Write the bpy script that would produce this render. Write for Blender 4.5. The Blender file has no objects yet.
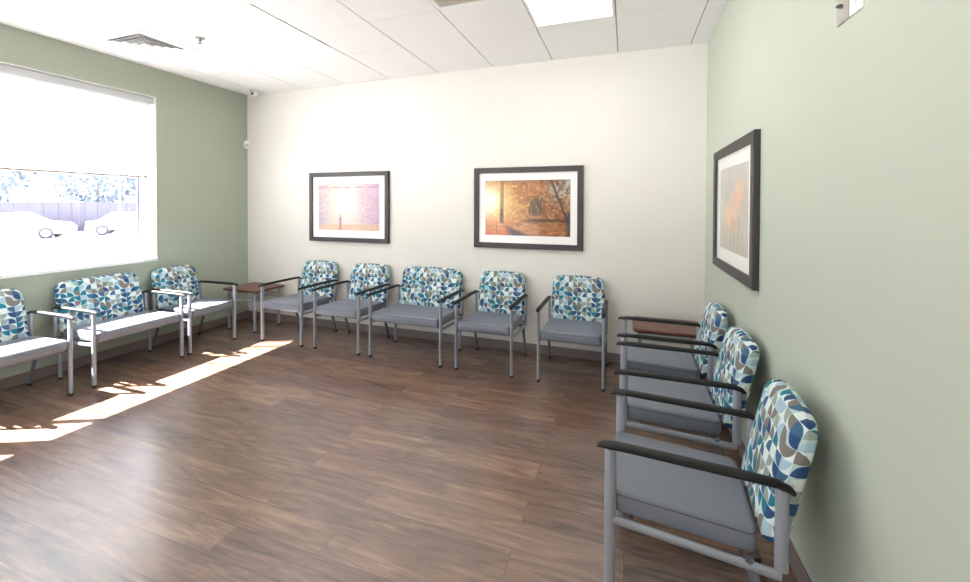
import bpy, bmesh, math, random
from mathutils import Vector, Matrix
random.seed(7)
C = bpy.context.scene.collection
PI = math.pi
XR, XL, D, H = 0.659, -4.673, 3.997, 2.899
Y0 = -3.0                      # the room runs on behind the photographer

# ------------------------------------------------------------------ materials
def newmat(name):
    m = bpy.data.materials.new(name); m.use_nodes = True
    nt = m.node_tree
    return m, nt, nt.nodes['Principled BSDF']
def srgb(r, g, b):
    f = lambda c: (c/255/12.92) if c <= 10 else ((c/255+.055)/1.055)**2.4
    return (f(r), f(g), f(b), 1)
def simple(name, col, rough=.5, metal=0, spec=.5, noise=0, nscale=40, bump=0, bscale=200):
    m, nt, p = newmat(name)
    p.inputs['Roughness'].default_value = rough
    p.inputs['Metallic'].default_value = metal
    p.inputs['Specular IOR Level'].default_value = spec
    tc = nt.nodes.new('ShaderNodeTexCoord')
    n = nt.nodes.new('ShaderNodeTexNoise'); n.inputs['Scale'].default_value = nscale
    n.inputs['Detail'].default_value = 4
    nt.links.new(tc.outputs['Object'], n.inputs['Vector'])
    mx = nt.nodes.new('ShaderNodeMix'); mx.data_type = 'RGBA'
    mx.inputs[6].default_value = tuple(c*(1-noise) for c in col[:3])+(1,)
    mx.inputs[7].default_value = tuple(min(1, c*(1+noise)) for c in col[:3])+(1,)
    nt.links.new(n.outputs['Fac'], mx.inputs[0]); nt.links.new(mx.outputs[2], p.inputs['Base Color'])
    if bump:
        n2 = nt.nodes.new('ShaderNodeTexNoise'); n2.inputs['Scale'].default_value = bscale
        nt.links.new(tc.outputs['Object'], n2.inputs['Vector'])
        b = nt.nodes.new('ShaderNodeBump'); b.inputs['Strength'].default_value = bump; b.inputs['Distance'].default_value = .002
        nt.links.new(n2.outputs['Fac'], b.inputs['Height']); nt.links.new(b.outputs['Normal'], p.inputs['Normal'])
    return m
def math_node(nt, op, a, b=None, c=None):
    n = nt.nodes.new('ShaderNodeMath'); n.operation = op
    for i, v in enumerate((a, b, c)):
        if v is None: continue
        if isinstance(v, (int, float)): n.inputs[i].default_value = v
        else: nt.links.new(v, n.inputs[i])
    return n.outputs[0]

M = {}
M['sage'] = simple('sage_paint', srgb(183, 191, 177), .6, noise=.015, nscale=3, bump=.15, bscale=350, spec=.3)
M['sage_shaded'] = simple('sage_paint_shaded', srgb(166, 176, 160), .6, noise=.015, nscale=3, bump=.15, bscale=350, spec=.3)  # same sage paint, darkened: shade of the unlit window wall in the colour
M['cream'] = simple('cream_paint', srgb(222, 220, 213), .6, noise=.01, nscale=3, bump=.15, bscale=350, spec=.3)
M['white'] = simple('white_paint', srgb(240, 241, 240), .5, noise=.01)
M['tile'] = simple('ceiling_tile', srgb(240, 240, 241), .9, noise=.02, nscale=120, bump=.3, bscale=250, spec=.1)
M['grid'] = simple('ceiling_grid_gap', srgb(150, 150, 152), .7)
M['base'] = simple('vinyl_base', srgb(128, 116, 113), .45, noise=.03)
M['silver'] = simple('silver_powder_coat', srgb(156, 161, 172), .38, metal=.35, noise=.02, nscale=90)
M['steel'] = simple('dark_grey_coat', srgb(110, 113, 120), .45, metal=.3)
M['black'] = simple('black_urethane', srgb(9, 9, 10), .55, noise=.15, nscale=60, bump=.15, bscale=300)
M['rubber'] = simple('black_rubber', srgb(25, 25, 27), .7)
M['vinyl'] = simple('grey_vinyl', srgb(114, 120, 132), .42, noise=.03, nscale=25, bump=.25, bscale=400)
M['piping'] = simple('vinyl_seam', srgb(80, 83, 92), .5)
M['picframe'] = simple('charcoal_wood', srgb(56, 51, 51), .5, noise=.25, nscale=60, bump=.2, bscale=120)
M['mat'] = simple('mat_board', srgb(246, 246, 244), .8)
M['alu'] = simple('brushed_aluminium', srgb(176, 170, 162), .4, metal=.6, noise=.05, nscale=80)
M['grey'] = simple('grey_enamel', srgb(120, 122, 126), .5)
M['beige'] = simple('beige_grille', srgb(205, 198, 186), .6)
M['dark'] = simple('duct_dark', srgb(130, 130, 130), .8)
M['cassette'] = simple('blind_cassette', srgb(196, 200, 202), .5)
M['hem'] = simple('hem_bar', srgb(178, 166, 156), .5)
M['fringed_edge'] = simple('blue_fringed_edge', srgb(95, 100, 175), .5)  # window frame edge, with a lens colour fringe put into its blue
M['asphalt'] = simple('asphalt', srgb(190, 190, 190), .9, noise=.1, nscale=3)
M['fence'] = simple('far_fence', srgb(98, 97, 114), .8, noise=.05, nscale=4)
M['carwhite'] = simple('car_paint', srgb(240, 240, 240), .3)
M['carglass'] = simple('car_glass', srgb(120, 120, 130), .15)
M['tyre'] = simple('tyre', srgb(76, 76, 92), .8)
M['bark'] = simple('bark', srgb(100, 98, 105), .9, noise=.2)
M['leaf'] = simple('foliage', srgb(96, 108, 120), .8, noise=.12, nscale=2)

# wood table top
def wood_mat(name, dark, light, rough):
    m, nt, p = newmat(name)
    tc = nt.nodes.new('ShaderNodeTexCoord'); mp = nt.nodes.new('ShaderNodeMapping')
    mp.inputs['Scale'].default_value = (3, 28, 28); nt.links.new(tc.outputs['Object'], mp.inputs['Vector'])
    n = nt.nodes.new('ShaderNodeTexNoise'); n.inputs['Scale'].default_value = 2; n.inputs['Detail'].default_value = 6
    nt.links.new(mp.outputs[0], n.inputs['Vector'])
    r = nt.nodes.new('ShaderNodeValToRGB'); r.color_ramp.elements[0].position = .3; r.color_ramp.elements[1].position = .7
    r.color_ramp.elements[0].color = dark; r.color_ramp.elements[1].color = light
    nt.links.new(n.outputs['Fac'], r.inputs[0]); nt.links.new(r.outputs[0], p.inputs['Base Color'])
    p.inputs['Roughness'].default_value = rough
    return m
M['cherry'] = wood_mat('cherry_laminate', srgb(88, 52, 44), srgb(122, 80, 68), .4)
M['cherry_edge'] = wood_mat('cherry_edge', srgb(78, 38, 32), srgb(98, 52, 44), .4)

# plank floor: boards run along X
def floor_mat():
    m, nt, p = newmat('plank_floor')
    L = nt.links.new
    tc = nt.nodes.new('ShaderNodeTexCoord')
    br = nt.nodes.new('ShaderNodeTexBrick')
    br.offset = .37; br.offset_frequency = 2; br.squash = 1; br.squash_frequency = 2
    br.inputs['Color1'].default_value = (0, 0, 0, 1); br.inputs['Color2'].default_value = (1, 1, 1, 1)
    br.inputs['Mortar'].default_value = (.5, .5, .5, 1)
    br.inputs['Scale'].default_value = 1
    br.inputs['Mortar Size'].default_value = .0016; br.inputs['Mortar Smooth'].default_value = .1
    br.inputs['Brick Width'].default_value = 1.22; br.inputs['Row Height'].default_value = .152
    L(tc.outputs['Object'], br.inputs['Vector'])
    sep = nt.nodes.new('ShaderNodeSeparateColor'); L(br.outputs['Color'], sep.inputs[0])
    pid = sep.outputs[0]
    # each plank shifts the grain
    add = nt.nodes.new('ShaderNodeVectorMath'); add.operation = 'ADD'
    comb = nt.nodes.new('ShaderNodeCombineXYZ')
    L(math_node(nt, 'MULTIPLY', pid, 37.0), comb.inputs[0]); L(math_node(nt, 'MULTIPLY', pid, 11.0), comb.inputs[1]); L(math_node(nt, 'MULTIPLY', pid, 5.0), comb.inputs[2])
    L(tc.outputs['Object'], add.inputs[0]); L(comb.outputs[0], add.inputs[1])
    mp = nt.nodes.new('ShaderNodeMapping'); mp.inputs['Scale'].default_value = (1.3, 9, 1); L(add.outputs[0], mp.inputs['Vector'])
    n1 = nt.nodes.new('ShaderNodeTexNoise'); n1.inputs['Scale'].default_value = 1.4; n1.inputs['Detail'].default_value = 7; n1.inputs['Roughness'].default_value = .62
    n1.inputs['Distortion'].default_value = 1.6; L(mp.outputs[0], n1.inputs['Vector'])
    mp2 = nt.nodes.new('ShaderNodeMapping'); mp2.inputs['Scale'].default_value = (6, 90, 1); L(add.outputs[0], mp2.inputs['Vector'])
    n2 = nt.nodes.new('ShaderNodeTexNoise'); n2.inputs['Scale'].default_value = 1; n2.inputs['Detail'].default_value = 5; L(mp2.outputs[0], n2.inputs['Vector'])
    f = math_node(nt, 'ADD', math_node(nt, 'MULTIPLY', n1.outputs['Fac'], .75), math_node(nt, 'MULTIPLY', n2.outputs['Fac'], .35))
    f = math_node(nt, 'ADD', f, math_node(nt, 'MULTIPLY', math_node(nt, 'SUBTRACT', pid, .5), .16))
    r = nt.nodes.new('ShaderNodeValToRGB'); cr = r.color_ramp
    cr.elements[0].position = .36; cr.elements[0].color = srgb(62, 43, 34)
    cr.elements[1].position = .76; cr.elements[1].color = srgb(152, 121, 100)
    e = cr.elements.new(.47); e.color = srgb(98, 71, 57)
    e = cr.elements.new(.56); e.color = srgb(116, 87, 70)
    e = cr.elements.new(.65); e.color = srgb(133, 102, 83)
    L(f, r.inputs[0])
    mx = nt.nodes.new('ShaderNodeMix'); mx.data_type = 'RGBA'; mx.inputs[7].default_value = srgb(36, 27, 24)
    L(math_node(nt, 'MULTIPLY', br.outputs['Fac'], .7), mx.inputs[0]); L(r.outputs[0], mx.inputs[6]); L(mx.outputs[2], p.inputs['Base Color'])
    rr = nt.nodes.new('ShaderNodeMapRange'); rr.inputs[3].default_value = .34; rr.inputs[4].default_value = .46
    L(n2.outputs['Fac'], rr.inputs[0]); L(rr.outputs[0], p.inputs['Roughness'])
    b = nt.nodes.new('ShaderNodeBump'); b.inputs['Strength'].default_value = .12; b.inputs['Distance'].default_value = .002
    L(math_node(nt, 'SUBTRACT', n2.outputs['Fac'], br.outputs['Fac']), b.inputs['Height']); L(b.outputs[0], p.inputs['Normal'])
    p.inputs['Specular IOR Level'].default_value = .3; p.inputs['Coat Weight'].default_value = 1; p.inputs['Coat IOR'].default_value = 1.95; p.inputs['Coat Roughness'].default_value = .26; p.inputs['Coat Tint'].default_value = (.97, .98, 1, 1)
    return m
M['floor'] = floor_mat()

# upholstery: quarter discs of random corner and colour on pale mint, driven by UV in metres
def fabric_mat(name, cell=.0425):
    m, nt, p = newmat(name)
    L = nt.links.new
    tc = nt.nodes.new('ShaderNodeTexCoord')
    sc = nt.nodes.new('ShaderNodeVectorMath'); sc.operation = 'SCALE'; sc.inputs['Scale'].default_value = 1/cell
    L(tc.outputs['UV'], sc.inputs[0])
    fl = nt.nodes.new('ShaderNodeVectorMath'); fl.operation = 'FLOOR'; L(sc.outputs[0], fl.inputs[0])
    fr = nt.nodes.new('ShaderNodeVectorMath'); fr.operation = 'FRACTION'; L(sc.outputs[0], fr.inputs[0])
    s = nt.nodes.new('ShaderNodeSeparateXYZ'); L(fr.outputs[0], s.inputs[0])
    c0 = nt.nodes.new('ShaderNodeSeparateXYZ'); L(fl.outputs[0], c0.inputs[0])
    w = nt.nodes.new('ShaderNodeTexWhiteNoise'); w.noise_dimensions = '3D'; L(fl.outputs[0], w.inputs['Vector'])
    wc = nt.nodes.new('ShaderNodeSeparateColor'); L(w.outputs['Color'], wc.inputs[0])
    # pairs of cells share the colour now and then so half discs appear: x corner follows cell parity
    par = math_node(nt, 'MODULO', math_node(nt, 'ABSOLUTE', c0.outputs[0]), 2.0)
    flipx = math_node(nt, 'GREATER_THAN', math_node(nt, 'ADD', math_node(nt, 'MULTIPLY', wc.outputs[0], .75), math_node(nt, 'MULTIPLY', par, .25)), .5)
    flipy = math_node(nt, 'GREATER_THAN', wc.outputs[1], .42)
    fx = math_node(nt, 'ABSOLUTE', math_node(nt, 'SUBTRACT', s.outputs[0], flipx))
    fy = math_node(nt, 'ABSOLUTE', math_node(nt, 'SUBTRACT', s.outputs[1], flipy))
    d = math_node(nt, 'SQRT', math_node(nt, 'ADD', math_node(nt, 'MULTIPLY', fx, fx), math_node(nt, 'MULTIPLY', fy, fy)))
    ins = math_node(nt, 'LESS_THAN', d, .97)
    hd = nt.nodes.new('ShaderNodeValToRGB'); hd.color_ramp.interpolation = 'CONSTANT'
    cols = [(0, (44, 76, 118)), (.15, (32, 118, 140)), (.33, (122, 118, 112)), (.45, (146, 160, 152)), (.62, (160, 188, 204)), (.78, (62, 100, 132)), (.90, (214, 226, 224))]
    cr = hd.color_ramp
    cr.elements[0].position = 0; cr.elements[0].color = srgb(*cols[0][1]); cr.elements[1].position = cols[1][0]; cr.elements[1].color = srgb(*cols[1][1])
    for q, c in cols[2:]:
        e = cr.elements.new(q); e.color = srgb(*c)
    L(wc.outputs[2], hd.inputs[0])
    bg = nt.nodes.new('ShaderNodeMix'); bg.data_type = 'RGBA'
    bg.inputs[6].default_value = srgb(212, 226, 224); bg.inputs[7].default_value = srgb(176, 198, 200)
    w2 = nt.nodes.new('ShaderNodeTexWhiteNoise'); w2.noise_dimensions = '4D'; w2.inputs['W'].default_value = 3.3; L(fl.outputs[0], w2.inputs['Vector'])
    L(math_node(nt, 'GREATER_THAN', w2.outputs['Value'], .6), bg.inputs[0])
    mx = nt.nodes.new('ShaderNodeMix'); mx.data_type = 'RGBA'
    L(ins, mx.inputs[0]); L(bg.outputs[2], mx.inputs[6]); L(hd.outputs[0], mx.inputs[7])
    L(mx.outputs[2], p.inputs['Base Color'])
    p.inputs['Roughness'].default_value = .75; p.inputs['Specular IOR Level'].default_value = .25
    wv = nt.nodes.new('ShaderNodeTexNoise'); wv.inputs['Scale'].default_value = 900; L(tc.outputs['UV'], wv.inputs['Vector'])
    b = nt.nodes.new('ShaderNodeBump'); b.inputs['Strength'].default_value = .2; b.inputs['Distance'].default_value = .001
    L(wv.outputs['Fac'], b.inputs['Height']); L(b.outputs[0], p.inputs['Normal'])
    return m
M['fabric'] = fabric_mat('geometric_fabric')

def vcol_mat():
    m, nt, p = newmat('printed_paper')
    a = nt.nodes.new('ShaderNodeVertexColor'); a.layer_name = 'print'
    nt.links.new(a.outputs['Color'], p.inputs['Base Color']); p.inputs['Roughness'].default_value = .6
    return m
M['print'] = vcol_mat()
def clear_mat(name, refl, rough=.02):
    m = bpy.data.materials.new(name); m.use_nodes = True; nt = m.node_tree
    nt.nodes.remove(nt.nodes['Principled BSDF']); out = nt.nodes['Material Output']
    t = nt.nodes.new('ShaderNodeBsdfTransparent'); g = nt.nodes.new('ShaderNodeBsdfGlossy'); g.inputs['Roughness'].default_value = rough
    lw = nt.nodes.new('ShaderNodeLayerWeight'); lw.inputs['Blend'].default_value = .5
    fac = math_node(nt, 'ADD', math_node(nt, 'MULTIPLY', math_node(nt, 'POWER', lw.outputs['Facing'], 5.0), .9), refl)
    mx = nt.nodes.new('ShaderNodeMixShader')
    nt.links.new(fac, mx.inputs[0]); nt.links.new(t.outputs[0], mx.inputs[1]); nt.links.new(g.outputs[0], mx.inputs[2]); nt.links.new(mx.outputs[0], out.inputs[0])
    return m
M['glass'] = clear_mat('window_glass', .05)
M['picglass'] = clear_mat('picture_glass', .012, .08)
def blind_mat():
    m = bpy.data.materials.new('blind_fabric'); m.use_nodes = True; nt = m.node_tree
    nt.nodes.remove(nt.nodes['Principled BSDF']); out = nt.nodes['Material Output']
    t = nt.nodes.new('ShaderNodeBsdfTranslucent'); t.inputs[0].default_value = (.7, .7, .7, 1)
    d = nt.nodes.new('ShaderNodeBsdfDiffuse'); d.inputs[0].default_value = (.8, .8, .8, 1)
    w = nt.nodes.new('ShaderNodeTexNoise'); w.inputs['Scale'].default_value = 400
    mx = nt.nodes.new('ShaderNodeMixShader'); mx.inputs[0].default_value = .4
    nt.links.new(t.outputs[0], mx.inputs[1]); nt.links.new(d.outputs[0], mx.inputs[2]); nt.links.new(mx.outputs[0], out.inputs[0])
    return m
M['blind'] = blind_mat()
def emit_mat(name, s, col=(1, 1, 1, 1)):
    m = bpy.data.materials.new(name); m.use_nodes = True; nt = m.node_tree
    p = nt.nodes['Principled BSDF']; p.inputs['Base Color'].default_value = (.9, .9, .9, 1)
    p.inputs['Emission Color'].default_value = col; p.inputs['Emission Strength'].default_value = s
    return m
M['lamp'] = emit_mat('troffer_diffuser', 5.5, (1, .985, .96, 1))

# ------------------------------------------------------------------ mesh helpers
def obj(name, bm, mat, parent=None, smooth=False, angle=None):
    me = bpy.data.meshes.new(name); bm.normal_update(); bm.to_mesh(me); bm.free()
    for m in (mat if isinstance(mat, (list, tuple)) else [mat]): me.materials.append(m)
    if smooth:
        for f in me.polygons: f.use_smooth = True
        if angle: me.set_sharp_from_angle(angle=math.radians(angle))
    o = bpy.data.objects.new(name, me); C.objects.link(o)
    if parent: o.parent = parent
    return o
def box(bm, x0, x1, y0, y1, z0, z1, mi=0):
    v = [bm.verts.new((x, y, z)) for z in (z0, z1) for y in (y0, y1) for x in (x0, x1)]
    for q in ((0, 2, 3, 1), (4, 5, 7, 6), (0, 1, 5, 4), (2, 6, 7, 3), (0, 4, 6, 2), (1, 3, 7, 5)):
        f = bm.faces.new([v[i] for i in q]); f.material_index = mi
def bbox(bm, *a, bev=.003, seg=2):
    t = bmesh.new(); box(t, *a)
    bmesh.ops.bevel(t, geom=t.edges[:], offset=bev, segments=seg, affect='EDGES', profile=.5)
    me = bpy.data.meshes.new('tmp'); t.to_mesh(me); t.free(); bm.from_mesh(me); bpy.data.meshes.remove(me)
def sweep(bm, pts, ra, rb, side=Vector((1, 0, 0)), n=14, cap=True, power=2.0):
    """oval tube along pts; ra is the radius along `side`, rb the other one"""
    pts = [Vector(p) for p in pts]; rings = []
    for i, p in enumerate(pts):
        if i == 0: t = pts[1]-p
        elif i == len(pts)-1: t = p-pts[i-1]
        else: t = (pts[i+1]-p).normalized()+(p-pts[i-1]).normalized()
        t.normalize(); s = (side-t*side.dot(t)).normalized(); u = t.cross(s)
        A = ra[i] if isinstance(ra, (list, tuple)) else ra; B = rb[i] if isinstance(rb, (list, tuple)) else rb
        ring = []
        for k in range(n):
            a = 2*PI*k/n; ca, sa = math.cos(a), math.sin(a); e = 2/power
            ring.append(bm.verts.new(p+s*A*math.copysign(abs(ca)**e, ca)+u*B*math.copysign(abs(sa)**e, sa)))
        rings.append(ring)
    for a, b in zip(rings, rings[1:]):
        for k in range(n): bm.faces.new((a[k], a[(k+1) % n], b[(k+1) % n], b[k]))
    if cap: bm.faces.new(rings[0][::-1]); bm.faces.new(rings[-1])
def cyl(bm, c, r, h, axis='z', n=24, r2=None):
    ax = {'x': Vector((1, 0, 0)), 'y': Vector((0, 1, 0)), 'z': Vector((0, 0, 1))}[axis]
    c = Vector(c); side = Vector((0, 1, 0)) if axis != 'y' else Vector((1, 0, 0))
    r2 = r if r2 is None else r2
    sweep(bm, [c, c+ax*h], [r, r2], [r, r2], side, n)
def outline(w, h, r, arch=0, taper=0, n=10):
    """rounded rectangle, centre 0, with arched top and slightly narrower top"""
    pts = []
    cs = [(w/2-r, -h/2+r, -PI/2, r), (w/2-r, h/2-r, 0, r), (-w/2+r, h/2-r, PI/2, r), (-w/2+r, -h/2+r, PI, r)]
    raw = []
    for cx, cz, a0, rr in cs:
        for k in range(n+1):
            a = a0+PI/2*k/n; raw.append((cx+rr*math.cos(a), cz+rr*math.sin(a)))
    # subdivide the long straight sides
    out = []
    for i, p in enumerate(raw):
        q = raw[(i+1) % len(raw)]; out.append(p); L = math.hypot(q[0]-p[0], q[1]-p[1])
        m = int(L/.03)
        for k in range(1, m): out.append((p[0]+(q[0]-p[0])*k/m, p[1]+(q[1]-p[1])*k/m))
    for x, z in out:
        t = (z+h/2)/h; z2 = z+arch*(1-(2*x/w)**2)*max(0, t)**3; pts.append(Vector((x*(1-taper*t), z2)))
    return pts
def cushion(w, h, d, r, er, bulge, arch=0, taper=0):
    """cushion in the XZ plane, front at -Y; returns bmesh with UV in metres"""
    bm = bmesh.new(); uv = bm.loops.layers.uv.new('UVMap'); UV = {}
    O = outline(w, h, r, arch, taper); N = len(O)
    nrm = []
    for i in range(N):
        t = O[(i+1) % N]-O[i-1]; n = Vector((t.y, -t.x)); n.normalize(); nrm.append(n)
    rings = []
    def ring(inset, scale, y, arc):
        R = []
        for p, n in zip(O, nrm):
            q = (p-n*inset)*scale
            v = bm.verts.new((q.x, y, q.y)); UV[v] = (q.x+n.x*arc, q.y+n.y*arc); R.append(v)
        rings.append(R)
    def cen(y):
        v = bm.verts.new((0, y, 0)); UV[v] = (0, 0); return v
    prof = lambda s: 1-s**3
    cf = cen(-d/2-bulge)
    for s in (.15, .3, .45, .6, .75, .88): ring(er, s, -d/2-bulge*prof(s), 0)
    for k in range(6):
        a = PI/2*k/5; ring(er*(1-math.sin(a)), 1, -d/2+er*(1-math.cos(a)), er*(a-math.sin(a))*.9)
    mid = d-2*er
    for k in range(1, 4): ring(-.004*math.sin(PI*k/3), 1, -d/2+er+mid*k/3, er*.57+mid*k/3)
    for k in range(1, 6):
        a = PI/2*k/5; ring(er*(1-math.cos(a)), 1, d/2-er+er*math.sin(a), er*.57+mid+er*a)
    for s in (.7, .35): ring(er, s, d/2+.002, er*2.1+mid)
    cb = cen(d/2+.002)
    for a, b in zip(rings, rings[1:]):
        for k in range(N): bm.faces.new((a[k], a[(k+1) % N], b[(k+1) % N], b[k]))
    for k in range(N):
        bm.faces.new((cf, rings[0][(k+1) % N], rings[0][k])); bm.faces.new((cb, rings[-1][k], rings[-1][(k+1) % N]))
    bmesh.ops.recalc_face_normals(bm, faces=bm.faces[:])
    for f in bm.faces:
        for l in f.loops: l[uv].uv = UV[l.vert]
    return bm
def xform(bm, fn):
    for v in bm.verts: v.co = Vector(fn(v.co))

def thing(name, label, cat, loc=(0, 0, 0), rz=0, group=None):
    o = bpy.data.objects.new(name, None); C.objects.link(o)
    o.empty_display_size = .1
    o.location = loc; o.rotation_euler = (0, 0, rz); o['label'] = label; o['category'] = cat
    if group: o['group'] = group
    return o
def struct(name, bm, mat, parent=None, smooth=False):
    o = obj(name, bm, mat, parent, smooth)
    if not parent: o['kind'] = 'structure'
    return o
def dup(root, loc, rz, label, group):
    r = root.copy(); C.objects.link(r); r.location = loc; r.rotation_euler = (0, 0, rz); r['label'] = label; r['group'] = group
    for ch in list(root.children):
        c = ch.copy(); C.objects.link(c); c.parent = r
        for g in list(ch.children):
            q = g.copy(); C.objects.link(q); q.parent = c
    return r

# ------------------------------------------------------------------ room shell
WZ0, WZ1, WY0, WY1, WT = .882, 2.598, -.2, 2.909, .26
bm = bmesh.new(); box(bm, XL-WT, XR+.2, Y0, D+.2, -.1, 0); struct('floor', bm, M['floor'])
bm = bmesh.new(); box(bm, XL-WT, XR+.2, D, D+.2, 0, H+.1); struct('wall_back', bm, M['cream'])
bm = bmesh.new(); box(bm, XR, XR+.2, Y0, D, 0, H+.1); struct('wall_right', bm, M['sage'])
bm = bmesh.new(); box(bm, -2.2, XR, Y0-.15, Y0, 0, H+.1); struct('rear_light_block', bm, M['cream'])  # unseen partial wall, added to cut the light from behind the camera
bm = bmesh.new()
box(bm, XL-WT, XL, Y0, WY0, 0, H+.1); box(bm, XL-WT, XL, WY1, D, 0, H+.1)
box(bm, XL-WT, XL, WY0, WY1, 0, WZ0); box(bm, XL-WT, XL, WY0, WY1, WZ1, H+.1)
struct('wall_left', bm, M['sage_shaded'])
# white-painted returns of the window opening
bm = bmesh.new(); e = .006
box(bm, XL-WT, XL+.012, WY0, WY1, WZ0, WZ0+.03); box(bm, XL-WT, XL+.002, WY0, WY1, WZ1-e, WZ1)
box(bm, XL-WT, XL+.002, WY1-e, WY1, WZ0+.03, WZ1-e); box(bm, XL-WT, XL+.002, WY0, WY0+e, WZ0+.03, WZ1-e)
struct('trim_1', bm, M['white'])

# ceiling: lay-in tiles with recessed grid lines
GX = [.5256-.61*k for k in range(-1, 10)]
GY = [3.80, 3.22, 2.70, 2.19, 1.68, 1.17, .66, .15, -.36, -.87, -1.38, -1.89, -2.4, -2.91]
xs = [XR+.2]+[g for g in GX if XL-WT < g < XR]+[XL-WT]; ys = [D+.2]+GY+[Y0]
bm = bmesh.new(); box(bm, XL-WT, XR+.2, Y0, D+.2, H+.006, H+.1, 1)
def cell_of(x, y): return any(a <= x <= b and c <= y <= d for a, b, c, d in HOLES)
L1 = (GX[6], GX[5]); L2 = (GX[2], GX[1])   # columns that carry the lights
L1 = (.5256-.61*6, .5256-.61*5); L2 = (.5256-.61*2, .5256-.61*1)
V1 = (.5256-.61*8, .5256-.61*7); V2 = (.5256-.61*3, .5256-.61*2)
HOLES = [(L1[0], L1[1], 2.19, 3.22), (L2[0], L2[1], 2.19, 3.22), (V1[0], V1[1], 2.19, 2.70), (V2[0], V2[1], 2.19, 2.70)]
for xa, xb in zip(xs[1:], xs):
    for ya, yb in zip(ys[1:], ys):
        if cell_of((xa+xb)/2, (ya+yb)/2): continue
        box(bm, xa+.005, xb-.005, ya+.0022, yb-.0022, H, H+.007, 0)
struct('ceiling', bm, [M['tile'], M['grid']])

# baseboards with a thin top edge
def baseboard(name, x0, x1, y0, y1):
    bm = bmesh.new(); bbox(bm, x0, x1, y0, y1, 0, .088, bev=.003)
    return struct(name, bm, M['base'])
baseboard('baseboard_back', XL+.012, XR-.012, D-.012, D)
baseboard('baseboard_left', XL, XL+.012, Y0, D); baseboard('baseboard_right', XR-.012, XR, Y0, D)

# window
wr = bpy.data.objects.new('window_1', None); C.objects.link(wr); wr.location = (XL-.17, 1.5, WZ0); wr['kind'] = 'structure'
def wpart(name, bm, mat):
    xform(bm, lambda c: (c[0]-wr.location.x, c[1]-wr.location.y, c[2]-wr.location.z)); return obj(name, bm, mat, wr)
GXp = XL-.13
bm = bmesh.new()
box(bm, GXp-.03, GXp+.03, WY0+e, WY1-e, WZ0+.03, WZ0+.08); box(bm, GXp-.03, GXp+.03, WY0+e, WY1-e, WZ1-.05, WZ1-e)
box(bm, GXp-.03, GXp+.03, WY1-.06, WY1-e, WZ0+.08, WZ1-.05); box(bm, GXp-.03, GXp+.03, WY0+e, WY0+.06, WZ0+.08, WZ1-.05)
box(bm, GXp-.03, GXp+.03, 1.085, 1.115, WZ0+.08, WZ1-.05); box(bm, GXp-.03, GXp+.03, .71, .84, WZ0+.08, WZ1-.05)
wpart('window_frame', bm, M['white'])
bm = bmesh.new(); box(bm, GXp-.012, GXp+.012, 2.645, 2.658, WZ0+.08, WZ1-.05); wpart('mullion', bm, M['cassette'])
bm = bmesh.new(); box(bm, GXp-.014, GXp+.014, 2.803, 2.817, WZ0+.08, WZ1-.05); wpart('fringed_edge', bm, M['fringed_edge'])
bm = bmesh.new(); box(bm, GXp-.004, GXp, WY0+.06, WY1-.06, WZ0+.08, WZ1-.05); wpart('pane', bm, M['glass'])

rb = thing('roller_blind', 'white translucent roller blind half lowered in the window', 'blind', (XL-.06, 1.4, 1.76))
def rpart(name, bm, mat, par=rb):
    xform(bm, lambda c: (c[0]-rb.location.x, c[1]-rb.location.y, c[2]-rb.location.z)); return obj(name, bm, mat, par)
bm = bmesh.new(); bbox(bm, XL-.095, XL-.02, WY0+.012, WY1-.012, 2.515, 2.588, bev=.01); rpart('cassette', bm, M['cassette'])
bm = bmesh.new(); box(bm, XL-.062, XL-.060, WY0+.03, WY1-.045, 1.765, 2.52); rpart('blind_fabric', bm, M['blind'])
bm = bmesh.new(); bbox(bm, XL-.068, XL-.054, WY0+.03, WY1-.045, 1.75, 1.768, bev=.003); rpart('hem_bar', bm, M['hem'])

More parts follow.
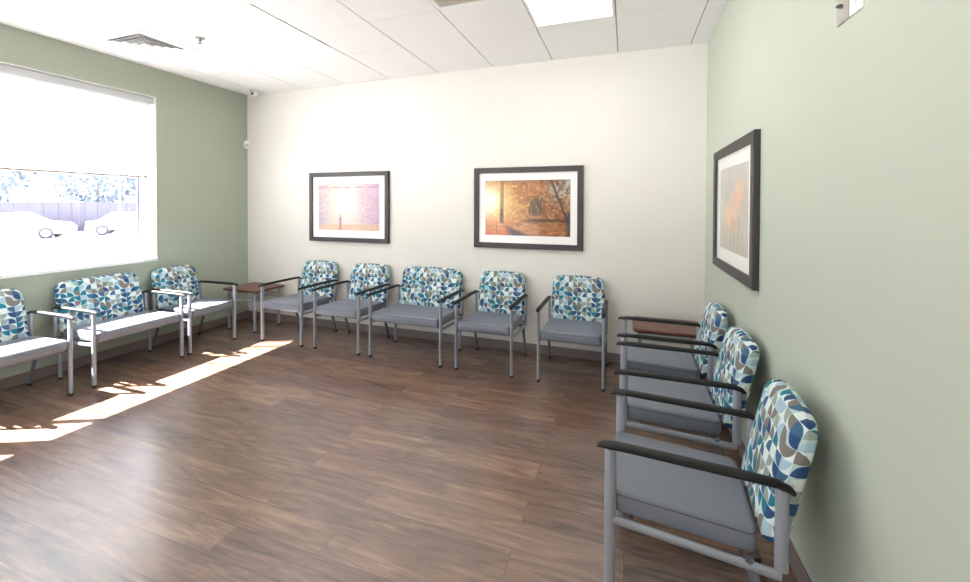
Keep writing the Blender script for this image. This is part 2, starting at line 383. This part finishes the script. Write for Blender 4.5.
# ------------------------------------------------------------------ waiting-room chair
LEGY = 0.0                     # local y of the front leg; the wall is at about +.64
def make_chair(w, name, label, cat, group, splay=True):
    t = thing(name, label, cat, group=group)
    hw = w/2
    for s in (-1, 1):
        x = s*hw
        bm = bmesh.new(); sweep(bm, [(x, 0, .012), (x, 0, .592)], .0125, .021); lg = obj('leg', bm, M['silver'], t, True, 40)
        bm = bmesh.new(); sweep(bm, [(x, 0, 0), (x, 0, .02)], [.0125, .0145], [.021, .0235]); obj('foot_cap', bm, M['rubber'], lg, True, 40)
        if splay: pts = [(x*.985, .43, .335), (x*.985, .455, .25), (x*.985, .54, .012)]; f = (x*.985, .54, 0)
        else: pts = [(x, .455, .335), (x, .455, .012)]; f = (x, .455, 0)
        bm = bmesh.new(); sweep(bm, pts, .0125, .017); lg = obj('leg', bm, M['steel'] if splay else M['silver'], t, True, 40)
        bm = bmesh.new(); sweep(bm, [f, (f[0], f[1]-.003, .02)], [.0125, .0145], [.017, .02]); obj('foot_cap', bm, M['rubber'], lg, True, 40)
        bm = bmesh.new(); sweep(bm, [(x, .518, .33), (x, .518, .592)], .0125, .019); obj('arm_post', bm, M['silver'], t, True, 40)
        bm = bmesh.new(); sweep(bm, [(x, 0, .338), (x, .518, .313)], .011, .016); obj('side_rail', bm, M['silver'], t, True, 40)
        bm = bmesh.new()
        sweep(bm, [(x, -.045, .596), (x, -.03, .604), (x, .02, .608), (x, .2, .607), (x, .4, .606), (x, .505, .603), (x, .538, .592), (x, .549, .582)],
              [.010, .017, .019, .019, .019, .018, .016, .012], [.006, .010, .0125, .0125, .0125, .012, .010, .007], n=16, power=2.6)
        obj('armrest', bm, M['black'], t, True, 50)
    for yy in (.07, .42):
        bm = bmesh.new(); sweep(bm, [(-hw, yy, .340-.0332*yy), (hw, yy, .340-.0332*yy)], .010, .010, Vector((0, 1, 0))); obj('cross_bar', bm, M['steel'], t, True, 40)
    # seat cushion: made upright then laid flat
    sw = w-.03; sd = .475
    bm = cushion(sw, sd, .082, .028, .016, .006)
    xform(bm, lambda c: (c[0], c[2]+sd/2-.018, -c[1]+.396-.03*(c[2]+sd/2)))
    bmesh.ops.recalc_face_normals(bm, faces=bm.faces[:])
    st = obj('seat', bm, M['vinyl'], t, True)
    O = outline(sw+.002, sd+.002, .028)
    bm = bmesh.new(); P = [(p.x, p.y+sd/2-.018, .396+.041-.014-.03*(p.y+sd/2)) for p in O]
    sweep(bm, P+[P[0]], .0022, .0022, Vector((0, 0, 1)), n=6, cap=False); obj('piping', bm, M['piping'], st, True)
    # backrest
    bw, bh = w-.036, .415
    bm = cushion(bw, bh, .072, .06, .026, .010, arch=.016, taper=.03)
    xform(bm, lambda c: (c[0], c[1]+.548+.22*(c[2]), c[2]+.580))
    obj('backrest', bm, M['fabric'], t, True)
    for s in (-1, 1):
        bm = bmesh.new()
        sweep(bm, [(s*hw, .518, .335), (s*(hw-.05), .52, .345), (s*(hw-.055), .535, .42), (s*(hw-.055), .572, .60)], .011, .008)
        obj('back_bracket', bm, M['steel'], t, True, 40)
    return t
GB, GL, GR = 'patterned armchairs along the cream wall', 'patterned seats along the window wall', 'patterned armchairs along the right wall'
FY = 3.35
def place(a, b, kind, side, label, group):
    """a, b: positions of the two front legs along the wall"""
    w = abs(b-a); m = (a+b)/2
    if side == 'back': loc, rz = (m, FY, 0), 0
    elif side == 'left': loc, rz = (-4.035, m, 0), PI/2
    elif side == 'right': loc, rz = (-.007, m, 0), -PI/2
    else: loc, rz = (-.032, m, 0), -PI/2-math.radians(4)
    if kind == 'armchair': t = make_chair(w, 'waiting_armchair', label, 'chair', group)
    else: t = make_chair(w, 'wide_armchair', label, 'chair', group, splay=False)
    t.location = loc; t.rotation_euler = (0, 0, rz); return t
place(-3.71, -3.18, 'armchair', 'back', 'patterned armchair just right of the corner side table, first along the cream wall', GB)
place(-3.005, -2.475, 'armchair', 'back', 'patterned armchair on the cream wall under the pale pink picture, left of the wide seat', GB)
place(-2.34, -1.59, 'wide', 'back', 'wide double-width patterned seat against the cream wall between the two pictures', GB)
place(-1.435, -.92, 'armchair', 'back', 'patterned armchair below the left half of the autumn forest picture, next to the wide seat', GB)
place(-.687, -.163, 'armchair', 'back', 'patterned armchair standing apart at the right end of the cream wall row', GB)
place(1.37, 1.893, 'armchair', 'left', 'patterned seat cut off by the left photo edge, under the window', GL)
place(2.04, 2.722, 'wide', 'left', 'wide double-width patterned seat in sunlight under the window', GL)
place(2.80, 3.28, 'armchair', 'left', 'sunlit patterned armchair at the window corner beside the left side table', GL)
place(1.535, 1.99, 'armchair', 'right_turned', 'nearest and largest patterned armchair, against the right wall', GR)
place(2.235, 2.70, 'armchair', 'right', 'middle patterned armchair of the right wall row, behind the nearest one', GR)
place(2.875, 3.32, 'armchair', 'right', 'farthest patterned armchair of the right wall row, next to the side table', GR)

# ------------------------------------------------------------------ side tables
def make_table(loc, w, d, label):
    t = thing('side_table', label, 'table', loc, 0, 'cherry side tables in the corners')
    bm = cushion(w, d, .026, .035, .008, 0); xform(bm, lambda c: (c[0], c[2], -c[1]+.477))
    bmesh.ops.recalc_face_normals(bm, faces=bm.faces[:])
    for f in bm.faces:
        if abs(f.normal.z) < .8: f.material_index = 1
    top = obj('tabletop', bm, [M['cherry'], M['cherry_edge']], t, True, 50)
    ix, iy = w/2-.055, d/2-.05
    for sx in (-1, 1):
        for sy in (-1, 1):
            bm = bmesh.new(); sweep(bm, [(sx*ix, sy*iy, .012), (sx*ix, sy*iy, .465)], .013, .018); lg = obj('leg', bm, M['silver'], t, True, 40)
            bm = bmesh.new(); sweep(bm, [(sx*ix, sy*iy, 0), (sx*ix, sy*iy, .018)], .0145, .0195); obj('foot_cap', bm, M['rubber'], lg, True, 40)
    for z in (.40, .355):
        for sx in (-1, 1):
            bm = bmesh.new(); sweep(bm, [(sx*ix, -iy, z), (sx*ix, iy, z)], .006, .006); obj('rail', bm, M['silver'], t, True, 40)
        for sy in (-1, 1):
            bm = bmesh.new(); sweep(bm, [(-ix, sy*iy, z), (ix, sy*iy, z)], .006, .006, Vector((0, 1, 0))); obj('rail', bm, M['silver'], t, True, 40)
    return t
make_table((-4.225, 3.70, 0), .51, .44, 'square cherry-topped side table in the left corner between window wall and cream wall')
make_table((.325, 3.66, 0), .53, .42, 'square cherry-topped side table in the right corner, half hidden behind armrests')

# ------------------------------------------------------------------ pictures
def clamp(v): return max(0., min(1., v))
def mixc(a, b, t): t = clamp(t); return tuple(x+(y-x)*t for x, y in zip(a, b))
def vn(x, y, s=0):
    xi, yi = math.floor(x), math.floor(y); fx, fy = x-xi, y-yi; fx = fx*fx*(3-2*fx); fy = fy*fy*(3-2*fy)
    def h(i, j):
        n = (i*374761393+j*668265263+s*974634777) & 0xffffffff; n = ((n ^ (n >> 13))*1274126177) & 0xffffffff
        return ((n ^ (n >> 16)) & 0xffff)/65535
    a = h(xi, yi)+(h(xi+1, yi)-h(xi, yi))*fx; b = h(xi, yi+1)+(h(xi+1, yi+1)-h(xi, yi+1))*fx
    return a+(b-a)*fy
def fbm(x, y, s=0): return .5*vn(x, y, s)+.3*vn(2*x, 2*y, s+1)+.2*vn(4*x, 4*y, s+2)
def art_forest(u, v):
    """autumn park with low sun at the left; u right, v up"""
    f1, f2, f3 = fbm(u*14, v*12, 3), fbm(u*34, v*28, 5), fbm(u*60, v*50, 8)
    base = mixc((150, 88, 58), (214, 140, 84), f1*1.5-.25)
    base = mixc(base, (238, 190, 120), clamp((f2-.52)*6)*.75)
    base = mixc(base, (96, 62, 50), clamp((.42-f3)*7)*.7)
    if u > .66 and v > .5: base = mixc(base, (202, 208, 196), clamp((fbm(u*30, v*26, 9)-.42)*7)*clamp((u-.68)*6)*clamp((v-.48)*4))
    if u > .6: base = mixc(base, (92, 66, 52), clamp((.5-fbm(u*26, v*20, 19))*4)*clamp((u-.6)*3)*.8)
    low = .34+.02*vn(u*12, 1, 4)
    if v < low:
        g = mixc((222, 160, 88), (140, 76, 46), fbm(u*18, v*40, 11)*1.4-.2)
        g = mixc(g, (206, 84, 52), clamp((.46-u)*3)*clamp((fbm(u*24, v*24, 13)-.32)*4))
        base = mixc(base, g, (low-v)*14)
        edge = .018*vn(u*20, 3, 6)
        if u > .42: base = mixc(base, (62, 50, 46), clamp(1-abs(v-.285+edge)/.045)*clamp((u-.42)*8)*.95)
        sh = u-.17-(.24-v)*.5; k = clamp(sh*14)*clamp((.60-v*1.6-u)*9)*clamp((.235+.02*vn(u*30, 2, 3)-v)*16)
        base = mixc(base, (66, 44, 56), k*(.85+.15*f3))
    k = clamp(1-abs(u-.59)/.13)*clamp((v-.33)*10)*clamp((.72+.05*vn(u*24, 2, 7)-v)*9)
    base = mixc(base, (80, 66, 60), clamp(k*2)*clamp((fbm(u*52, v*9, 17)-.36)*6)*.9)
    d = abs(u-(.875+(.60-v)*.26+.012*vn(v*9, 2, 1)))
    if v > .26: base = mixc(base, (78, 60, 54), clamp((.02-d)*90)*.85)
    if u > .93: base = mixc(base, (62, 52, 52), clamp((.55-v)*5)*clamp((u-.93)*22)*.8)
    for tu, lean, a in ((.37, .06, .35), (.45, -.05, .3), (.70, .08, .4), (.78, -.06, .45)):
        if v > .33: base = mixc(base, (110, 76, 58), clamp((.007-abs(u-tu-lean*(v-.4)))*200)*a)
    if v > .9: base = mixc(base, (100, 66, 58), clamp((v-.9)*9)*clamp((f2-.35)*4)*.7)
    sun = math.exp(-(((u-.02)/.26)**2+((v-.62)/.34)**2)); glow = math.exp(-(((u-.22)/.30)**2+((v-.52)/.34)**2))
    base = mixc(base, (250, 214, 120), glow*.55*(.7+.6*(f2-.3))); base = mixc(base, (255, 240, 190), sun*1.2); base = mixc(base, (250, 252, 245), clamp(sun*2-1.1))
    base = mixc(base, tuple(c*.5 for c in base), clamp(u-.25)*.45)
    tw = .024+.004*vn(v*14, 1, 3); k = clamp((tw-abs(u-.205-.01*(v-.5)))*120)
    if v > .22: base = mixc(base, (128, 96, 56) if v > .48 else (104, 76, 56), k*(.62 if v > .48 else .85)*(.8+.3*f3))
    for tu in (.14, .28, .33, .40):
        base = mixc(base, (96, 62, 56), clamp((.006-abs(u-tu))*260)*clamp((.27-v)*9)*.6)
    return base
def art_pale_glare(u, v):  # woodland print with glare on the glass put into its pale colours
    glow = math.exp(-(((u-.45)/.24)**2+((v-.6)/.5)**2))
    f1, f2 = fbm(u*26, v*24, 21), fbm(u*60, v*54, 22)
    base = mixc((150, 130, 158), (214, 184, 176), f1*1.6-.3)
    base = mixc(base, (176, 120, 130), clamp((f2-.5)*7)*.7)
    base = mixc(base, (228, 216, 214), clamp((.42-f2)*7)*.6)
    base = mixc(base, (128, 146, 176), clamp(.8-u*2.0)*clamp(1.1-v*1.3)*.7)
    if u > .70: base = mixc(base, (146, 122, 168), clamp((u-.7)*4)*.45)
    base = mixc(base, (226, 190, 140), clamp(1-abs(u-.27)*5)*.5)
    base = mixc(base, (236, 228, 216), glow*1.05)
    base = mixc(base, (240, 234, 230), .22)
    if v < .13: base = mixc(base, (206, 166, 128), .55+.3*f2)
    base = mixc(base, (150, 84, 104), clamp((.022-abs(u-.37))*90)*clamp((.38-v)*8)*(.5+.5*f2))
    base = mixc(base, (160, 100, 104), clamp((.015-abs(v-.92))*120)*clamp(vn(u*22, 1, 5)*1.8-.4))
    base = mixc(base, (96, 82, 120), clamp((u-.955)*60)*clamp((.97-u)*100)*.8)
    return base
def art_flower(u, v):
    base = mixc((176, 172, 160), (214, 208, 196), fbm(u*2.5, v*2.2, 31))
    base = mixc(base, (200, 196, 200), clamp(v-.5))
    for cx, cy, rx, ry, tilt, col in ((.62, .60, .20, .17, .5, (236, 168, 122)), (.36, .44, .18, .15, -.3, (240, 178, 130)), (.72, .72, .12, .13, .2, (232, 160, 112)), (.50, .33, .17, .13, .1, (226, 164, 122))):
        dx, dy = u-cx, v-cy; a = math.atan2(dy, dx)
        r = math.hypot(dx/rx, dy/ry)*(1+.18*math.sin(5*a+tilt*6))
        base = mixc(base, mixc(col, (250, 214, 176), fbm(u*9, v*9, 33)), clamp((1.25-r)*1.3)*.7)
    for cx, lean in ((.42, .1), (.55, -.05), (.66, .12)):
        if v < .4 and abs(u-(cx+lean*v)) < .022: base = mixc(base, (150, 152, 118), .5)
    return base
def painted(w, h, nx, ny, fn):
    """flat grid in XZ facing -Y with colours in attribute 'print'"""
    bm = bmesh.new(); cl = bm.loops.layers.float_color.new('print')
    vs = [[bm.verts.new((-w/2+w*i/nx, 0, -h/2+h*j/ny)) for i in range(nx+1)] for j in range(ny+1)]
    for j in range(ny):
        for i in range(nx):
            f = bm.faces.new((vs[j][i], vs[j][i+1], vs[j+1][i+1], vs[j+1][i]))
            c = srgb(*fn((i+.5)/nx, (j+.5)/ny))
            for l in f.loops: l[cl] = c
    return bm
def picture(label, loc, rz, w, h, fw, mw_x, mw_z, art, nx, ny):
    """loc on the wall at the picture's centre; local -Y faces the room"""
    t = thing('framed_picture', label, 'picture', loc, rz, None)
    bm = bmesh.new(); dpt = .034
    o = [(-w/2, -h/2), (w/2, -h/2), (w/2, h/2), (-w/2, h/2)]
    i_ = [(-w/2+fw, -h/2+fw), (w/2-fw, -h/2+fw), (w/2-fw, h/2-fw), (-w/2+fw, h/2-fw)]
    R = []
    for pts, y in ((o, -.001), (o, -dpt+.004), ([(x*(1-.006), z*(1-.008)) for x, z in o], -dpt), (i_, -dpt+.002), (i_, -.012)):
        R.append([bm.verts.new((x, y, z)) for x, z in pts])
    for a, b in zip(R, R[1:]):
        for k in range(4): bm.faces.new((a[k], a[(k+1) % 4], b[(k+1) % 4], b[k]))
    bmesh.ops.recalc_face_normals(bm, faces=bm.faces[:]); obj('frame', bm, M['picframe'], t)
    pw, ph = w-2*fw-2*mw_x, h-2*fw-2*mw_z
    # mat with bevelled window
    bm = bmesh.new(); R = []
    for (a, b), y in (((w/2-fw+.002, h/2-fw+.002), -.016), ((pw/2, ph/2), -.016), ((pw/2-.002, ph/2-.002), -.0125)):
        R.append([bm.verts.new((x, y, z)) for x, z in ((-a, -b), (a, -b), (a, b), (-a, b))])
    for a, b in zip(R, R[1:]):
        for k in range(4): bm.faces.new((a[k], a[(k+1) % 4], b[(k+1) % 4], b[k]))
    obj('mat_board', bm, M['mat'], t)
    bm = painted(pw, ph, nx, ny, art); xform(bm, lambda c: (c[0], -.0124, c[2])); obj('print', bm, M['print'], t)
    bm = bmesh.new(); v = [bm.verts.new(q) for q in ((-w/2+fw, -.020, -h/2+fw), (w/2-fw, -.020, -h/2+fw), (w/2-fw, -.020, h/2-fw), (-w/2+fw, -.020, h/2-fw))]
    bm.faces.new(v); obj('glass_pane', bm, M['picglass'], t)
    return t
picture('dark framed picture of glare-washed pink and gold woodland, left one on the cream wall', ((-3.6445-2.532)/2, D, 1.449), 0, 1.113, .822, .05, .075, .085, art_pale_glare, 190, 130)
picture('dark framed picture of orange autumn trees with low sun, right one on the cream wall', ((-1.502-.389)/2, D, 1.449), 0, 1.113, .822, .055, .065, .075, art_forest, 220, 150)
picture('dark framed picture of soft orange flowers on the right green wall', (XR, (3.50+2.472)/2, 1.455), -PI/2, 1.03, .844, .06, .09, .085, art_flower, 110, 90)

# ------------------------------------------------------------------ ceiling fittings
def troffer(x0, x1, y0, y1, label):
    cx, cy = (x0+x1)/2, (y0+y1)/2; w, d = x1-x0, y1-y0
    t = thing('ceiling_light', label, 'light', (cx, cy, H), 0, 'recessed ceiling panel lights')
    bm = bmesh.new(); o = [(-w/2+.006, -d/2+.004), (w/2-.006, -d/2+.004), (w/2-.006, d/2-.004), (-w/2+.006, d/2-.004)]
    i_ = [(x*(1-.07), y*(1-.04)) for x, y in o]
    R = [[bm.verts.new((x, y, z)) for x, y in p] for p, z in ((o, .005), (o, -.004), (i_, -.004), (i_, .004))]
    for a, b in zip(R, R[1:]):
        for k in range(4): bm.faces.new((a[k], a[(k+1) % 4], b[(k+1) % 4], b[k]))
    bmesh.ops.recalc_face_normals(bm, faces=bm.faces[:]); obj('frame', bm, M['white'], t)
    bm = bmesh.new(); bm.faces.new([bm.verts.new((x, y, .0005)) for x, y in i_[::-1]]); obj('diffuser', bm, M['lamp'], t)
troffer(L1[0], L1[1], 2.19, 3.22, 'long glowing white ceiling panel light nearer the window')
troffer(L2[0], L2[1], 2.19, 3.22, 'glowing ceiling panel light at the top right, nearer the right green wall')

# louvred supply vent: nested square cones
t = thing('ceiling_vent', 'white louvred ceiling vent above the window wall near the sprinkler', 'vent', ((V1[0]+V1[1])/2, 2.445, H))
def ring_frustum(a0, b0, z0, a1, b1, z1, th=.003):
    bm = bmesh.new()
    R = [[bm.verts.new((sx*a, sy*b, z)) for sx, sy in ((-1, -1), (1, -1), (1, 1), (-1, 1))] for a, b, z in ((a0, b0, z0), (a1, b1, z1), (a1-.002, b1-.002, z1+th), (a0-.004, b0-.004, z0+th))]
    for i in range(4):
        a, b = R[i], R[(i+1) % 4]
        for k in range(4): bm.faces.new((a[k], a[(k+1) % 4], b[(k+1) % 4], b[k]))
    bmesh.ops.recalc_face_normals(bm, faces=bm.faces[:]); return bm
A, B = .30, .25
bm = bmesh.new()
R = [[bm.verts.new((sx*a, sy*b, z)) for sx, sy in ((-1, -1), (1, -1), (1, 1), (-1, 1))] for a, b, z in ((A, B, .006), (A, B, -.004), (A*.74, B*.74, -.004), (A*.74, B*.74, .006))]
for a, b in zip(R, R[1:]):
    for k in range(4): bm.faces.new((a[k], a[(k+1) % 4], b[(k+1) % 4], b[k]))
bmesh.ops.recalc_face_normals(bm, faces=bm.faces[:]); obj('frame', bm, M['white'], t)
bm = bmesh.new(); bm.faces.new([bm.verts.new(q) for q in ((-A*.8, B*.8, .0055), (A*.8, B*.8, .0055), (A*.8, -B*.8, .0055), (-A*.8, -B*.8, .0055))]); obj('backing', bm, M['dark'], t)
for k, s in enumerate((.70, .50, .30)):
    obj('louvre', ring_frustum(A*s*.86, B*s*.86, -.001, A*s, B*s, -.016), M['white'], t)
bm = bmesh.new(); bbox(bm, -A*.1, A*.1, -B*.1, B*.1, -.012, .0, bev=.002); obj('centre_plate', bm, M['white'], t)
# return grille
t = thing('return_grille', 'beige ceiling air grille cut by the top edge beside the right ceiling light', 'vent', ((V2[0]+V2[1])/2, 2.445, H))
bm = bmesh.new()
R = [[bm.verts.new((sx*a, sy*b, z)) for sx, sy in ((-1, -1), (1, -1), (1, 1), (-1, 1))] for a, b, z in ((A, B, .006), (A, B, -.004), (A*.92, B*.91, -.004), (A*.92, B*.91, .005))]
for a, b in zip(R, R[1:]):
    for k in range(4): bm.faces.new((a[k], a[(k+1) % 4], b[(k+1) % 4], b[k]))
bmesh.ops.recalc_face_normals(bm, faces=bm.faces[:]); obj('frame', bm, M['white'], t)
bm = bmesh.new(); bm.faces.new([bm.verts.new(q) for q in ((-A*.93, B*.92, .0055), (A*.93, B*.92, .0055), (A*.93, -B*.92, .0055), (-A*.93, -B*.92, .0055))]); obj('backing', bm, M['dark'], t)
bm = bmesh.new()
for k in range(22):
    x = -A*.92+(k+.5)*A*1.84/22; box(bm, x-.0035, x+.0035, -B*.91, B*.91, -.003, .004)
for k in range(18):
    y = -B*.91+(k+.5)*B*1.82/18; box(bm, -A*.92, A*.92, y-.0035, y+.0035, -.0032, .0038)
obj('grille_mesh', bm, M['beige'], t)

# sprinkler
t = thing('sprinkler', 'small chrome sprinkler head on the ceiling beside the louvred vent', 'sprinkler', (-3.455, 2.50, H))
bm = bmesh.new(); cyl(bm, (0, 0, -.006), .034, .006, r2=.038); obj('escutcheon', bm, M['alu'], t, True, 40)
bm = bmesh.new(); cyl(bm, (0, 0, -.03), .008, .026, n=12)
for s in (-1, 1): sweep(bm, [(s*.008, 0, -.012), (s*.018, 0, -.028), (s*.004, 0, -.046)], .003, .003, Vector((0, 1, 0)), n=8)
obj('nozzle', bm, M['grey'], t, True, 40)
bm = bmesh.new(); cyl(bm, (0, 0, -.049), .017, .003); obj('deflector', bm, M['grey'], t, True, 40)
# dome camera
t = thing('security_camera', 'tiny white dome camera on the ceiling in the far left corner', 'camera', (-4.39, 3.86, H))
bm = bmesh.new(); cyl(bm, (0, 0, -.034), .052, .034, r2=.058); obj('housing', bm, M['cassette'], t, True, 40)
bm = bmesh.new(); bmesh.ops.create_uvsphere(bm, u_segments=20, v_segments=12, radius=.042); xform(bm, lambda c: (c[0], c[1], c[2]*.95-.036)); obj('dome', bm, M['white'], t, True)
bm = bmesh.new(); cyl(bm, (.010, -.046, -.050), .014, .014, 'y', 16); obj('lens', bm, M['rubber'], t, True, 40)
# wall sensor across the corner
t = thing('wall_sensor', 'small white oval sensor on the corner between green and cream walls', 'sensor', (XL+.035, D-.035, 2.25), PI/4)
bm = cushion(.06, .10, .036, .028, .010, .004); obj('housing', bm, M['white'], t, True)
bm = cushion(.036, .036, .006, .016, .002, .002); xform(bm, lambda c: (c[0], c[1]-.024, c[2]-.012)); obj('lens', bm, M['cassette'], t, True)
bm = bmesh.new(); box(bm, -.012, .012, .010, .040, -.02, .02); obj('bracket', bm, M['white'], t)

# outlet plates high on the right wall
t = thing('outlet_plate', 'brushed metal outlet plate with a connector high on the right green wall', 'outlet', (XR, 1.625, 2.13), -PI/2)
bm = bmesh.new(); bbox(bm, -.036, .036, -.006, 0, -.062, .062, bev=.002); obj('plate', bm, M['alu'], t)
bm = bmesh.new(); cyl(bm, (0, -.016, -.008), .007, .011, 'y', 6); cyl(bm, (0, -.022, -.008), .0045, .02, 'y', 12); obj('connector', bm, M['steel'], t, True, 40)
bm = bmesh.new(); cyl(bm, (0, -.0085, -.042), .0035, .003, 'y', 12); obj('screw', bm, M['white'], t, True, 40)
bm = bmesh.new(); cyl(bm, (0, -.0085, .042), .0035, .003, 'y', 12); obj('screw', bm, M['white'], t, True, 40)
t = thing('socket_cover', 'white plastic socket cover beside the metal outlet plate high on the right wall', 'outlet', (XR, 1.542, 2.13), -PI/2)
bm = bmesh.new(); bbox(bm, -.036, .036, -.007, 0, -.064, .062, bev=.002); obj('plate', bm, M['white'], t)
bm = bmesh.new(); bbox(bm, -.017, .017, -.010, -.006, -.034, .034, bev=.002); obj('socket', bm, M['white'], t)

# ------------------------------------------------------------------ outside
bm = bmesh.new(); box(bm, -90, XL-WT-.02, -60, 90, -.6, -.5); o = struct('ground', bm, M['asphalt'])
def car(label, loc, rz):
    t = thing('car', label, 'car', loc, rz, 'white cars parked outside the window')
    prof = [(-2.2, .35), (-2.15, .85), (-1.55, .95), (-.95, 1.42), (.35, 1.45), (1.05, .98), (2.0, .85), (2.25, .6), (2.2, .3)]
    bm = bmesh.new(); secs = []
    for y, k in ((-.88, 1), (-.80, 1.03), (.80, 1.03), (.88, 1)):
        secs.append([bm.verts.new((x*(1 if k == 1 else 1.01), y if z < 1 else y*.82, .3+(z-.3)*k)) for x, z in prof])
    for a, b in zip(secs, secs[1:]):
        for k in range(len(prof)): bm.faces.new((a[k], a[(k+1) % len(prof)], b[(k+1) % len(prof)], b[k]))
    bm.faces.new(secs[0]); bm.faces.new(secs[-1][::-1]); bmesh.ops.recalc_face_normals(bm, faces=bm.faces[:])
    obj('body', bm, M['carwhite'], t)
    for s in (-1, 1):
        bm = bmesh.new(); q = [(-1.35, 1.0), (-.88, 1.36), (.30, 1.38), (.85, 1.0)]
        a = [bm.verts.new((x, s*(.90 if z < 1.1 else .74), z)) for x, z in q]; b = [bm.verts.new((x, s*(.86 if z < 1.1 else .70), z)) for x, z in q]
        bm.faces.new(a); bm.faces.new(b[::-1])
        for k in range(4): bm.faces.new((a[k], b[k], b[(k+1) % 4], a[(k+1) % 4]))
        bmesh.ops.recalc_face_normals(bm, faces=bm.faces[:]); obj('side_window', bm, M['carglass'], t)
        for x in (-1.4, 1.4):
            bm = bmesh.new(); cyl(bm, (x, s*.80-.1, .32), .32, .2, 'y', 24); w = obj('wheel', bm, M['tyre'], t, True, 40)
            bm = bmesh.new(); cyl(bm, (x, s*.915-.01, .32), .19, .02, 'y', 16); obj('hub_cap', bm, M['carwhite'], w, True, 40)
car('white parked car outside, left one through the window', (-32.5, 13.0, -.5), math.radians(50))
car('white parked car outside, right one through the window', (-31.0, 17.9, -.5), math.radians(50))
t = thing('boundary_fence', 'pale board fence beyond the parked cars outside the window', 'fence', (-38, 16, -.5))
bm = bmesh.new()
for k in range(60): box(bm, -.04, .04, -22+k*.75, -22+k*.75+.735, 0, 2.1)
obj('board_panel', bm, M['fence'], t)
bm = bmesh.new(); box(bm, -.12, -.04, -22, 23, 1.7, 1.85); box(bm, -.12, -.04, -22, 23, .3, .45); obj('rail', bm, M['fence'], t)
def tree(loc, h, r, seed):
    rnd = random.Random(seed)
    t = thing('tree', 'pale leafy tree beyond the fence outside the window', 'tree', loc, 0, 'trees beyond the fence')
    bm = bmesh.new(); sweep(bm, [(0, 0, 0), (.1, 0, h*.3), (0, .1, h*.7)], [.22, .16, .06], [.22, .16, .06], n=10); obj('trunk', bm, M['bark'], t, True)
    bm = bmesh.new()
    for k in range(700):
        a, b = rnd.uniform(0, 2*PI), math.acos(rnd.uniform(-1, 1)); q = rnd.uniform(.45, 1)**.6
        c = Vector((r*q*math.sin(b)*math.cos(a), r*q*math.sin(b)*math.sin(a), h*.6+h*.38*q*math.cos(b)))
        u = Vector((rnd.gauss(0, 1), rnd.gauss(0, 1), rnd.gauss(0, 1))).normalized(); w = u.orthogonal().normalized(); s = rnd.uniform(.12, .3)
        bm.faces.new([bm.verts.new(c+x) for x in (u*s, w*s*.6, -u*s, -w*s*.6)])
    obj('foliage', bm, M['leaf'], t)
for i, (x, y, h, r) in enumerate(((-42, 8, 6.5, 2.8), (-43, 15, 7.5, 3), (-42, 21.5, 6.2, 2.7), (-44, 28.5, 7, 3))): tree((x, y, -.5), h, r, i)

# ------------------------------------------------------------------ light
sun = bpy.data.lights.new('sun', 'SUN'); sun.energy = 75; sun.angle = math.radians(.5); sun.color = (1, .98, .96)
so = bpy.data.objects.new('sun', sun); C.objects.link(so)
so.rotation_euler = Vector((1.36, .61, -1.76)).to_track_quat('-Z', 'Y').to_euler()
w = bpy.data.worlds.new('sky'); bpy.context.scene.world = w; w.use_nodes = True
bg = w.node_tree.nodes['Background']; bg.inputs[0].default_value = (.82, .90, 1, 1); bg.inputs[1].default_value = 2.0

# ------------------------------------------------------------------ camera
YAW, PITCH, ROLL, F, CY, CH = .3346, -.0139, .0031, 406.36, 210.8, 1.4765
cam = bpy.data.cameras.new('camera'); co = bpy.data.objects.new('camera', cam); C.objects.link(co)
cam.sensor_fit = 'HORIZONTAL'; cam.sensor_width = 36; cam.lens = 36*F/970; cam.shift_y = -(291-CY)/970; cam.clip_start = .02; cam.clip_end = 300
c, s = math.cos(YAW), math.sin(YAW)
fwd = Vector((-s*math.cos(PITCH), c*math.cos(PITCH), math.sin(PITCH))); r = Vector((c, s, 0)); u = r.cross(fwd)
r2 = math.cos(ROLL)*r+math.sin(ROLL)*u; u2 = -math.sin(ROLL)*r+math.cos(ROLL)*u
co.matrix_world = Matrix(((r2.x, u2.x, -fwd.x, 0), (r2.y, u2.y, -fwd.y, 0), (r2.z, u2.z, -fwd.z, CH), (0, 0, 0, 1)))
sc = bpy.context.scene; sc.camera = co
sc.view_settings.view_transform = 'Standard'; sc.view_settings.look = 'None'; sc.view_settings.exposure = 0.5
sc.cycles.use_denoising = True; sc.cycles.max_bounces = 10; sc.cycles.diffuse_bounces = 6; sc.cycles.sample_clamp_indirect = 8
